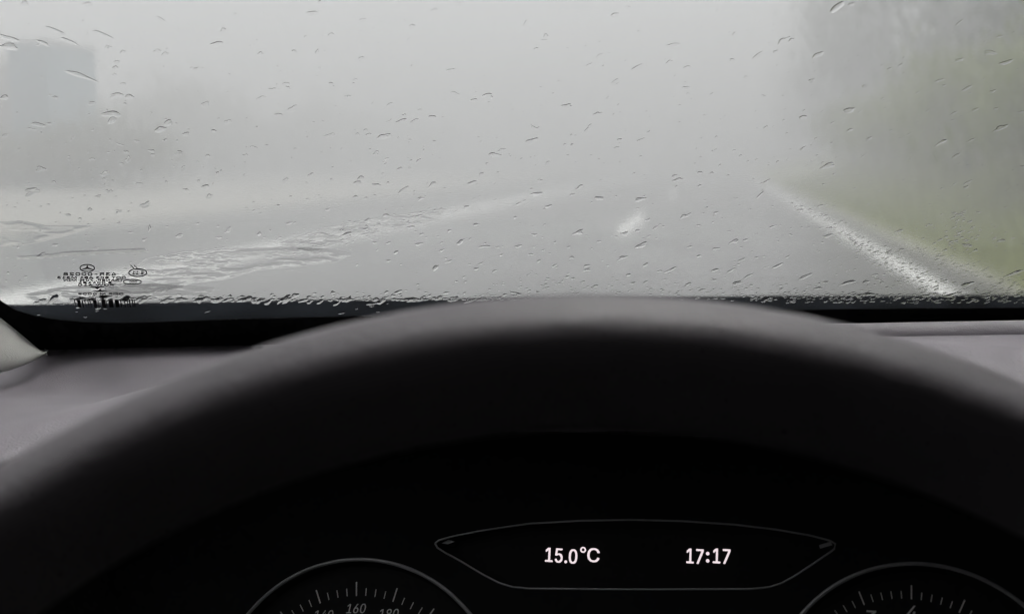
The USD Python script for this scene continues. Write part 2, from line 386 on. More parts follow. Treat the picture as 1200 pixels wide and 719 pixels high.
# ==================================================================  THE CAR
XC, RAKE, YC, ZC, KX = 0.37, math.radians(31.5), 0.955, 1.03, 0.34
TR = math.tan(RAKE)
def glass_y(x, z):
    return YC + (ZC - z) / TR - KX * (x - XC) ** 2
def on_glass(px, py, off=0.0):
    """where the line of sight through a photograph's point meets the windscreen's outer face"""
    d = ray(px, py)
    # EYE + t d : y = YC + (ZC - z)/TR - KX (x-XC)^2
    a = KX * d[0] ** 2
    b = d[1] + d[2] / TR + 2 * KX * d[0] * (EYE[0] - XC)
    c = EYE[1] - YC - (ZC - EYE[2]) / TR + KX * (EYE[0] - XC) ** 2
    t = (-b + math.sqrt(b * b - 4 * a * c)) / (2 * a) if abs(a) > 1e-9 else -c / b
    p = EYE + t * d
    return p + glass_n(p) * off
def glass_n(p):
    g = np.array([2 * KX * (p[..., 0] - XC), np.ones_like(p[..., 0]), np.full_like(p[..., 0], 1 / TR)])
    g = np.moveaxis(g, 0, -1) if g.ndim > 1 else g
    return g / np.linalg.norm(g, axis=-1, keepdims=True)
def gp(x, v, off=0.0):
    """windscreen point at x and at the height z = ZC + v sin(rake)"""
    x, v = np.broadcast_arrays(np.asarray(x, float), np.asarray(v, float))
    z = ZC + v * math.sin(RAKE)
    p = np.stack([x, glass_y(x, z), z], -1)
    return p + glass_n(p) * np.asarray(off)[..., None] if np.ndim(off) else p + glass_n(p) * off
def inv(p):
    return p[0], (p[2] - ZC) / math.sin(RAKE)

# --- windscreen
ws = thing('windscreen', 'wet windscreen with black border, in front of the steering wheel', 'windscreen')
xs, vs = np.linspace(-.46, 1.2, 60), np.linspace(-.07, .78, 24)
Xg, Vg = np.meshgrid(xs, vs, indexing='ij')
obj('pane', slab(gp(Xg, Vg, 0.0), gp(Xg, Vg, -.005)), M_['pane'], ws, smooth=30)
# black border: its clear edge follows the photograph's line, its outer edge runs under the dashboard and behind the pillar
edge = [(-420, 60), (-260, 165), (-120, 262), (-40, 322), (0, 351), (28, 366), (60, 373), (110, 377), (200, 376), (300, 373), (450, 370), (600, 368), (750, 366), (900, 364), (1050, 362), (1200, 361), (1350, 360)]
E_ = spline([inv(on_glass(e[0], e[1] - 9)) for e in edge], 90)
E_ = np.vstack([E_, [[1.2, E_[-1, 1]]]]) if E_[-1, 0] < 1.2 else E_
tv = np.linspace(0, 1, 6)
outer = np.stack([np.maximum(E_[:, 0] - np.linspace(.06, 0, len(E_)) * 1.5, -.458), np.minimum(np.full(len(E_), -.068), E_[:, 1] - .02)], -1)
wv = np.clip((np.arange(len(E_)) - 14) / 18, 0, 1)[:, None]
left_outer = np.stack([np.maximum(E_[:, 0] - .09, -.458), E_[:, 1] - .02], -1)
outer = outer * wv + left_outer * (1 - wv)
B_ = E_[:, None] * (1 - tv)[None, :, None] + outer[:, None] * tv[None, :, None]
obj('frit_band', slab(gp(B_[..., 0], B_[..., 1], -.0056), gp(B_[..., 0], B_[..., 1], -.0064)), M_['frit'], ws, smooth=30)

# --- printed glass stamp (reads mirrored from inside)
LIFT = .0066                                # the inner face is seen a little lower than the outer one
SC = (124.0, 328.0)                        # centre of the stamp in the photograph
_p, _q = np.array(inv(on_glass(*SC))), 20.0
JX = (np.array(inv(on_glass(SC[0] + _q, SC[1]))) - np.array(inv(on_glass(SC[0] - _q, SC[1])))) / (2 * _q)
JY = (np.array(inv(on_glass(SC[0], SC[1] - _q))) - np.array(inv(on_glass(SC[0], SC[1] + _q)))) / (2 * _q)
def stamp_put(m, px, py, name='glass_mark', **k):
    """m: mesh in the stamp's own units, laid on the inner face of the pane"""
    v = np.asarray(m.vertices)
    g = _p + (px - SC[0] + v[:, :1]) * JX + (SC[1] - py + v[:, 1:2]) * JY
    P = gp(g[:, 0], g[:, 1] + LIFT, -.0058 - .0004 * (v[:, 2] > 0))
    t = T(P, np.asarray(m.faces)[:, ::-1])
    obj(name, t, M_['print'], ws, **k)
def flat(poly, depth=1.0):
    return cat([trimesh.creation.extrude_polygon(g, depth, engine='earcut') for g in getattr(poly, 'geoms', [poly])])
def mirrored_text(s, width, height, bold=False):
    m = meshkit.text_mesh(s, 1.0, 1.0, bold)
    b = m.bounds
    v = m.vertices.copy()
    v[:, 0] = -((v[:, 0] - b[0, 0]) / (b[1, 0] - b[0, 0]) - .5) * width
    v[:, 1] = (v[:, 1] - .5) * height
    v[:, 2] = (v[:, 2] > b[0, 2] + 1e-6) * 1.0
    return T(v, np.asarray(m.faces)[:, ::-1])
def ell(rx, ry, w):
    o = affinity.scale(Point(0, 0).buffer(1, 24), rx, ry)
    i = affinity.scale(Point(0, 0).buffer(1, 24), rx - w, ry - w * .55)
    return o.difference(i)
star = ell(8.6, 4.1, 1.0)
for k in range(3):
    a = PI / 2 + k * 2 * PI / 3
    tip = np.array([cos(a), sin(a)]) * .95; n = np.array([-sin(a), cos(a)]) * .16
    star = star.union(Polygon([(tip[0] * 8.2, tip[1] * 3.9), (n[0] * 8.2, n[1] * 3.9), (-n[0] * 8.2, -n[1] * 3.9)]))
stamp_put(flat(star), 109, 310, 'star_mark')
for s, x, y, w, h in (('43R-00028', 112, 316.6, 60, 3.1), ('DOT 803 AS1 M313', 114, 320.6, 78, 2.3), ('TRANSP. 70% MIN', 116, 323.6, 68, 2.2), ('E 001181', 117.5, 326.3, 38, 1.8), ('PGW 410', 118.5, 329.1, 41, 2.0), ('DCP M 0009', 124, 339.6, 53, 2.0), ('. 8 . .', 121, 342.6, 46, 1.6)):
    stamp_put(mirrored_text(s, w, h), x, y, 'stamp_text')
tri = Polygon([(-8, 2.8), (8, 2.8), (8, 2.4), (3, 2.2), (0, 0), (-3, 2.2), (-8, 2.4)]).union(Polygon([(-5, -2.8), (11, -2.8), (11, -2.4), (6, -2.2), (3.5, -.4), (0, -2.2), (-5, -2.4)]))
stamp_put(flat(tri), 120, 334, 'stamp_symbol')
stamp_put(flat(ell(11, 4.6, 1.0)), 167, 315, 'oval_mark')
stamp_put(mirrored_text('E 11', 13, 3.4), 167, 315, 'stamp_text')
stamp_put(flat(ell(11, 3.0, 0.9)), 161, 325.5, 'oval_mark')
stamp_put(mirrored_text('CCC', 9, 2.2), 162, 325.5, 'stamp_text')
stamp_put(flat(Polygon([(-4, 2), (-3.2, 2), (.6, -1.6), (-.2, -1.6)]).union(Polygon([(0, 2), (.8, 2), (4.6, -1.6), (3.8, -1.6)]))), 162, 308.5, 'slash_mark')
bars = [(94, 1), (97.5, 3.6), (103, 1), (106, .8), (109.5, 1), (112, .9), (116, 4.2), (121.5, .8), (126, 4.4), (131, .8), (134.5, 5), (142, 4.6), (148.5, 1.2), (153, 1.2), (156.5, .9), (159, 1.4), (162.5, 1.2), (165, .9)]
bp = None
for x, w in bars:
    b = Polygon([(x - 130 - 1.6, 4.0), (x - 130 - 1.6 + w, 4.0), (x - 130 + w, -5), (x - 130, -5)])
    bp = b if bp is None else bp.union(b)
stamp_put(flat(bp), 130, 351, 'barcode')

# --- car body around the driver (outside the view it only shades the cabin)
body = thing('car_body', 'dark car body around the windscreen, with wet scuttle below the glass', 'car body')
xs2 = np.linspace(-.55, 1.29, 50)
# scuttle: dark wet strip outside, just beyond the glass's lower edge; its far edge sits where the photograph's dark band starts
rows = []
for x in xs2:
    yg = glass_y(x, ZC)
    y1 = yg + .055                                          # far edge of the scuttle
    # pixel row of the band's upper edge, seen at this place
    zt = z_at_row(x, y1, float(np.interp(x, [-.5, -.3, .1, .3, 1.2], [356, 351, 346, 346, 348])))
    rows.append([[x, yg - .30, .93], [x, yg - .055, ZC - .028], [x, yg + .0, zt - .014], [x, yg + .04, zt - .004], [x, y1, zt], [x, y1 + .02, zt - .02], [x, y1 + .03, zt - .3]])
rows = np.array(rows)
rows[..., 2] += (meshkit.fbm(rows * [60, 60, 0], 3, 2) - .5) * .002
obj('scuttle_panel', slab(rows, rows - [0, 0, .01]), M_['scuttle'], body, smooth=40, label='dark wet scuttle strip below the windscreen')
bonnet = np.array([[[x, glass_y(x, ZC) + .09 + t * .95, 0.99 - .10 * t ** 1.6 - .05 * ((x - XC) / .9) ** 2 - (.25 * max(0, t - .85) / .15)] for t in np.linspace(0, 1, 14)] for x in np.linspace(-.45, 1.19, 30)])
obj('bonnet', slab(bonnet, bonnet - [0, 0, .03]), M_['paint'], body, smooth=40)
roof = np.array([[[x, t, 1.435 + .03 * (1 - ((x - XC) / .75) ** 2) - .05 * max(0, t) / .2] for t in np.linspace(.2, -1.9, 12)] for x in np.linspace(-.36, 1.10, 20)])
obj('roof_lining', slab(roof, roof + [0, 0, .03]), M_['lining'], body, smooth=40)
hdr = np.array([[[x, glass_y(x, z) - .035, z] for z in (1.421, 1.424, 1.427, 1.43)] for x in np.linspace(-.36, 1.10, 24)])
obj('windscreen_header', slab(hdr, hdr - [0, .02, 0]), M_['lining'], body, smooth=40)
hz = np.array([[[x, y, np.interp(y, [.15, glass_y(x, 1.421) - .035], [1.424, 1.421])] for y in np.linspace(.15, glass_y(x, 1.421) - .035, 5)] for x in np.linspace(-.36, 1.10, 24)])
obj('sun_visor', slab(hz, hz + [0, 0, .012]), M_['lining'], body, smooth=40)
for sx in (-.47, 1.21):
    obj('door_panel', box((sx - .03, -1.9, .3), (sx + .03, .75, 1.0)), M_['dark_trim'], body)
obj('cabin_floor', box((-.5, -1.9, .27), (1.24, 1.0, .30)), M_['dark_trim'], body)
obj('bulkhead', box((-.5, .86, .3), (1.24, .90, .93)), M_['dark_trim'], body)
obj('rear_panel', box((-.5, -1.95, .3), (1.24, -1.9, 1.05)), M_['dark_trim'], body)
for sx in (-.455, 1.195):
    obj('door_pillar', box((sx - .02, -.42, 1.0), (sx + .02, .12, 1.42)), M_['dark_trim'], body)
    obj('rear_quarter', box((sx - .02, -1.9, 1.0), (sx + .02, -.42, 1.42)), M_['dark_trim'], body)
obj('rear_wall', box((-.48, -1.97, 1.05), (1.22, -1.93, 1.44)), M_['dark_trim'], body)
seat = cat([box((-.30, -.55, .45), (.24, -.40, 1.12)), box((-.13, -.54, 1.15), (.07, -.44, 1.32))])
obj('seat_back', seat, M_['dark_trim'], body)

# --- pillar trim: woven cloth, lower left
A_ = spline([on_glass(58, 402, -.012), on_glass(34, 380, -.012), on_glass(8, 358, -.012), on_glass(-52, 312, -.012), on_glass(-152, 236, -.012), on_glass(-322, 102, -.012)], 30)
def nearer(px, py, f):
    p = on_glass(px, py); return EYE + (p - EYE) * f
Bp = spline([nearer(52, 408, .97), nearer(10, 434, .86), nearer(-40, 440, .82), nearer(-90, 400, .8), nearer(-170, 350, .78), nearer(-280, 270, .76), nearer(-460, 120, .74)], 30)
tt = np.linspace(0, 1, 14)
mid = A_[:, None] * (1 - tt)[None, :, None] + Bp[:, None] * tt[None, :, None]
toward = (EYE - mid); toward /= np.linalg.norm(toward, axis=-1, keepdims=True)
mid = mid + toward * (.012 * sin(PI * tt) ** .7)[None, :, None]
pt = obj('pillar_trim', slab(mid, mid - toward * .02), M_['cloth'], None, smooth=40, label='grey woven cloth pillar trim at the lower left corner of the windscreen', category='pillar trim')

# --- dashboard
def dash_zr(x):
    """height where the top meets the glass: lines of sight at rows 405 (left) to 380 (right)"""
    return float(np.interp(x, ZX, ZR))
ZX = [-.46, -.36, -.2, .1, .25, 1.2]
ZR = []
for x, row in zip(ZX[:5], (411, 406, 402, 384, 380)):
    z = 1.06
    for _ in range(8):
        z = z_at_row(x, glass_y(x, z) - .02, row)
    ZR.append(z)
ZR.append(ZR[-1])
dash = thing('dashboard', 'grey grained dashboard top behind the steering wheel', 'dashboard')
xs3 = np.linspace(-.455, 1.18, 110)
YC_ = .48                                                # the cowl's crest
CR = [at_y(px, row, YC_) for px, row in ((-120, 520), (0, 488), (80, 470), (150, 455), (250, 430), (400, 412), (700, 396), (1000, 393), (1110, 397), (1185, 403), (1300, 420), (1500, 470))]
CRX, CRZ = [p[0] for p in CR], [p[2] for p in CR]
def crest(x):
    return float(np.interp(x, CRX, CRZ, 1.03, 1.03))
prof = []
for x in xs3:
    zr = dash_zr(x); yr = glass_y(x, zr) - .012
    u_ = min(1, max(0, (-.235 - x) / .09)); YL = .435 - .145 * u_ * u_ * (3 - 2 * u_)
    hump = max(-.004, crest(x) - zr)
    row = [[x, yr + .01, zr - .05], [x, yr + .004, zr - .006], [x, yr - .006, zr]]
    for y in np.concatenate([np.linspace(yr - .012, YC_ + .16, 8), np.linspace(YC_ + .145, YL, 22)]):
        b = np.exp(-((y - YC_) / .06) ** 2) if y > YC_ else 1 - ((YC_ - y) / (.1 + .17 * u_)) ** 2
        dip = -.010 * np.exp(-((y - .61) / .05) ** 2)
        row.append([x, y, zr + (dip if y > YC_ else 0) + hump * b])
    zf = row[-1][2]
    for dy, dz in ((-.003, -.002), (-.004, -.006), (-.002, -.009)):
        row.append([x, YL + dy, zf + dz])
    prof.append(row)
prof = np.array(prof)
k_ = 15
for j in range(3, prof.shape[1]):                        # soften along x
    z = prof[:, j, 2]; zz = np.pad(z, 3, mode='edge')
    prof[:, j, 2] = np.convolve(zz, np.ones(7) / 7, 'valid')
low = prof.copy(); low[..., 2] -= .010
low[:, :3, 2] -= .0
obj('dash_top', slab(prof, low), M_['dash'], dash, smooth=50)
# housing behind and beside the instruments, and the lower fascia
obj('fascia', box((-.45, .44, .40), (-.29, .56, 1.0)), M_['dark_trim'], dash)
obj('fascia', box((.25, .44, .40), (1.17, .56, 1.0)), M_['dark_trim'], dash)
# demister rail along the glass to the right
rail = [[x, glass_y(x, dash_zr(x)) - .055, dash_zr(x) - .004] for x in np.linspace(.02, 1.1, 40)]
obj('demister_rail', tube(rail, .0125, 14), M_['dash'], dash, smooth=50)

# --- instrument cluster
TILT = math.radians(20)
P0 = at_y(742, 650, .465)
CN = np.array([0, -cos(TILT), sin(TILT)])                # faces the driver
CXV, CUV = np.array([1.0, 0, 0]), np.array([0, sin(TILT), cos(TILT)])
def to_plane(px, py, depth=0.0):
    d = ray(px, py)
    t = ((P0 + CN * depth - EYE) @ CN) / (d @ CN)
    q = EYE + t * d - P0
    return np.array([q @ CXV, q @ CUV])
def lift(m, depth0=0.0):
    v = np.asarray(m.vertices)
    return T(P0 + v[:, :1] * CXV + v[:, 1:2] * CUV + (v[:, 2:3] + depth0) * CN, m.faces)
PXM = np.linalg.norm(to_plane(760, 650) - to_plane(740, 650)) / 20      # metres per pixel on the plane
cl = thing('instrument_cluster', 'black instrument cluster with lit display between two round dials', 'instrument cluster')
panel_out = Polygon([(-.25, .016), (-.20, .050), (.20, .050), (.25, .016), (.25, -.18), (-.25, -.18)])
gc = [to_plane(416, 841), to_plane(1084, 844)]
gr = [float(np.linalg.norm(to_plane(418, 655) - gc[0])), float(np.linalg.norm(to_plane(1068, 660) - gc[1]))]
top_arc = [(513, 633), (530, 628), (560, 622), (620, 613), (680, 609.5), (740, 608.5), (800, 610), (860, 614), (910, 620), (950, 627), (972, 632.5)]
outl = top_arc + [(979, 636), (979, 641.5), (972, 647), (950, 662), (930, 675), (915, 683), (900, 687.5), (880, 689.5), (740, 690), (620, 689), (600, 687), (585, 682.5), (565, 672), (540, 657), (520, 646), (511, 640), (510, 636)]
dpoly = Polygon([to_plane(*p) for p in outl]).buffer(.0006).buffer(-.0006)
face = panel_out.difference(dpoly)
for c, r in zip(gc, gr):
    face = face.difference(Point(*c).buffer(r - .001, 64))
obj('housing', lift(flat(face, .004), -.004), M_['flock'], cl)
def ring_of(poly, rad, closed=True, sides=8):
    p = np.array(poly.exterior.coords)[:-1]
    ls = LineString(np.vstack([p, p[:1]]))
    n = 160
    q = np.array([ls.interpolate(i / n, normalized=True).coords[0] for i in range(n + 1)])
    pts = P0 + q[:, :1] * CXV + q[:, 1:] * CUV
    return tube(pts, rad, sides)
obj('display_bezel', ring_of(dpoly, .00042), M_['bezel'], cl, smooth=50)
obj('display_screen', lift(flat(dpoly.buffer(.001), .002), -.010), M_['gloss_black'], cl)
for tip in ([(516, 636), (524, 632), (531, 634), (523, 637)], [(961, 638), (962, 642), (976, 638), (974, 634)]):
    obj('display_corner_clip', lift(flat(Polygon([to_plane(*p) for p in tip]), .002), -.004), M_['bezel'], cl)
def plane_text(s, x0, x1, ybase, ycap, name, mat, depth, parent=None):
    m = meshkit.text_mesh(s, 1.0, 1.0)
    b = m.bounds
    a, bb = to_plane(x0, ybase, depth), to_plane(x1, ybase, depth)
    hh = to_plane(x0, ycap, depth)[1] - a[1]
    ms_ = []
    for k, (ox, oy) in enumerate(((-.28, -.1), (.28, -.1), (-.28, .1), (.28, .1), (0, 0))):          # a heavier stroke
        v = np.asarray(m.vertices)
        vx = (v[:, 0] - b[0, 0]) / (b[1, 0] - b[0, 0]) * (bb[0] - a[0])
        q = np.stack([a[0] + vx + ox * PXM, a[1] + v[:, 1] * hh + oy * PXM, (v[:, 2] > b[0, 2] + 1e-6) * .0004 + k * .00002], -1)
        ms_.append(lift(T(q, m.faces), depth))
    obj(name, cat(ms_), mat, parent or cl)
plane_text('15.0', 639, 676, 657.3, 641, 'temperature_text', M_['digits'], -.0078)
plane_text('C', 688.3, 702.0, 657.3, 641.5, 'temperature_unit', M_['digits'], -.0078)
deg = affinity.translate(ell(4.2, 4.2, 2.0), 0, 0)
pc = to_plane(683.4, 643.6, -.0078)
mm = flat(affinity.translate(affinity.scale(Point(0, 0).buffer(3.5 * PXM, 16).difference(Point(0, 0).buffer(1.8 * PXM, 16)), 1, 1), *pc), .0004)
obj('degree_sign', lift(mm, -.0078), M_['digits'], cl)
plane_text('17', 804.5, 824, 659, 642, 'clock_text', M_['digits'], -.0078)
for yy in (648, 656.5):
    obj('clock_colon_dot', lift(flat(Point(*to_plane(829.3, yy, -.0078)).buffer(2.0 * PXM, 8), .0004), -.0078), M_['digits'], cl)
plane_text('17', 835.5, 855.5, 659, 642, 'clock_text', M_['digits'], -.0078)
for gi, (c, r) in enumerate(zip(gc, gr)):
    U_ = r / (186, 184)[gi]
    ca = np.linspace(0, 2 * PI, 181)
    q = c + np.stack([cos(ca), sin(ca)], -1) * r
    dial = obj('dial', lift(flat(Point(*c).buffer(r + .001, 64), .002), -.008), M_['gloss_black'], cl, label=['left speed dial', 'right engine speed dial'][gi])
    wall = np.stack([np.stack([P0 + (c[0] + cos(ca) * (r - dr)) [:, None] * CXV + (c[1] + sin(ca) * (r - dr))[:, None] * CUV + dz * CN], 0)[0] for dr, dz in ((0, .001), (.0015, -.004), (.003, -.0058), (.0005, -.007), (-.0005, -.001))], 1)
    obj('dial_wall', T(wall.reshape(-1, 3), grid_faces(181, 5)), M_['flock'], dial, smooth=40)
    obj('dial_bezel', tube(P0 + q[:, :1] * CXV + q[:, 1:] * CUV, .0009, 8), M_['bezel'], dial, smooth=50)
    cm = to_plane(*((417, 841), (1068, 844))[gi], -.0058)
    up_ = to_plane(*((418, 655), (1068, 660))[gi], -.0058) - cm
    A0 = math.atan2(up_[0], up_[1])
    step, per, maj = (4.75, 4, 19.0) if gi == 0 else (4.6, 5, 23.0)
    for k in range(-16, 17):
        a = math.radians(k * step) + A0
        big = k % per == 0
        r0, r1, w = ((144, 161, 1.5) if big else (144.5, 153.5, .95))
        d = np.array([sin(a), cos(a)]); n = np.array([cos(a), -sin(a)]) * w * U_ / 2
        pg = Polygon([cm + d * r0 * U_ - n, cm + d * r0 * U_ + n, cm + d * r1 * U_ + n, cm + d * r1 * U_ - n])
        obj('scale_mark', lift(flat(pg, .0003), -.0058), M_['marks'], dial)
    labs = ((-2, '120'), (-1, '140'), (0, '160'), (1, '180'), (2, '200')) if gi == 0 else ((-2, '2'), (-1, '3'), (0, '4'), (1, '5'), (2, '6'))
    for k, s in labs:
        a = math.radians(k * maj) + A0
        rr = 129 if gi == 0 else 127
        cc = cm + np.array([sin(a), cos(a)]) * rr * U_
        hgt, wid = (11, 24) if gi == 0 else (19, 13)
        m = meshkit.text_mesh(s, 1.0, 1.0); b = m.bounds; v = np.asarray(m.vertices).copy()
        vx = ((v[:, 0] - b[0, 0]) / (b[1, 0] - b[0, 0]) - .5) * wid * U_; vy = (v[:, 1] - .5) * hgt * U_
        sx_ = vx + .22 * vy
        q3 = np.stack([cc[0] + sx_ * cos(A0) + vy * sin(A0), cc[1] + vy * cos(A0) - sx_ * sin(A0), (v[:, 2] > b[0, 2] + 1e-6) * .0003], -1)
        obj('dial_numeral', lift(T(q3, m.faces), -.0058), M_['numerals'], dial)
# hood lining over the instruments
hl = np.array([[[x, y, min(crest(x), 1.2) - .013 - dz] for y, dz in ((.44, 0), (.46, -.001), (.49, .004), (.52, .008))] for x in np.linspace(-.27, .235, 40)])
obj('hood_lining', slab(hl, hl - np.array([0, 0, .003])), M_['flock'], cl, smooth=40)
for s_ in (-1, 1):
    sw = np.array([[P0 + CXV * s_ * (.245 + .02 * n / .05) + CUV * z + CN * n for n in (-.03, 0, .03, .05)] for z in np.linspace(-.2, .03, 12)])
    obj('side_wall', slab(sw, sw + CXV * s_ * .003), M_['flock'], cl)
bk = box((-.27, -.2, -.045), (.27, .055, -.03))
obj('back_cover', lift(bk), M_['flock'], cl)

# --- steering wheel
wt, wyaw = math.radians(22.91), math.radians(10.78)
WC = np.array([-.01012, .1377, .97157])
cw, sw_ = cos(wyaw), sin(wyaw)
RM = np.array([[cw, -sw_, 0], [sw_, cw, 0], [0, 0, 1]])
WV, WN, WX = RM @ np.array([0, sin(wt), cos(wt)]), RM @ np.array([0, -cos(wt), sin(wt)]), RM @ np.array([1.0, 0, 0])
def wheel_pt(rad, ang, n):
    return WC + np.asarray(rad)[..., None] * (np.sin(ang)[..., None] * WX + np.cos(ang)[..., None] * WV) + np.asarray(n)[..., None] * WN
sw = thing('steering_wheel', 'dark leather steering wheel rim arching across the foreground, out of focus', 'steering wheel')
ua, va = np.meshgrid(np.linspace(0, 2 * PI, 240, endpoint=False), np.linspace(0, 2 * PI, 41), indexing='ij')
# a flattened grip: its broad sides look up at the windscreen and down at the driver's lap, with a soft edge between them
RR, h1, h2, beta = .1845, .0132, .0095, math.radians(52)
q1 = h1 * np.sign(np.cos(va)) * np.abs(np.cos(va)) ** .68
q2 = h2 * np.sign(np.sin(va)) * np.abs(np.sin(va)) ** .68
rim = wheel_pt(RR + q1 * cos(beta) - q2 * sin(beta), ua, q1 * sin(beta) + q2 * cos(beta))
v = rim[:, :-1].reshape(-1, 3)
i, j = np.meshgrid(np.arange(240), np.arange(40), indexing='ij')
q = [i * 40 + j, ((i + 1) % 240) * 40 + j, ((i + 1) % 240) * 40 + (j + 1) % 40, i * 40 + (j + 1) % 40]
tm = T(v, np.vstack([np.stack([q[0], q[1], q[2]], -1).reshape(-1, 3), np.stack([q[0], q[2], q[3]], -1).reshape(-1, 3)])); tm.fix_normals()
obj('rim', tm, M_['leather'], sw, smooth=True)
hub = trimesh.creation.icosphere(3, 1.0); hv = hub.vertices * [.075, .06, .03]
obj('hub_cover', T(WC + hv[:, :1] * WX + hv[:, 1:2] * WV + (hv[:, 2:] - .02) * WN, hub.faces), M_['black'], sw, smooth=True)
for a in (PI / 2, -PI / 2, PI):
    sp = np.array([[wheel_pt(np.array(r_), np.array(a + da * .12), np.array(-.015 - .004 * abs(da))) for da in np.linspace(-1, 1, 6)] for r_ in np.linspace(.05, .182, 8)])
    obj('spoke', slab(sp, sp - WN * .012), M_['black'], sw, smooth=40)
col = tube([WC - WN * .03, WC - WN * .18], [.045, .05], 20)
obj('column_shroud', col, M_['black'], sw, smooth=40)

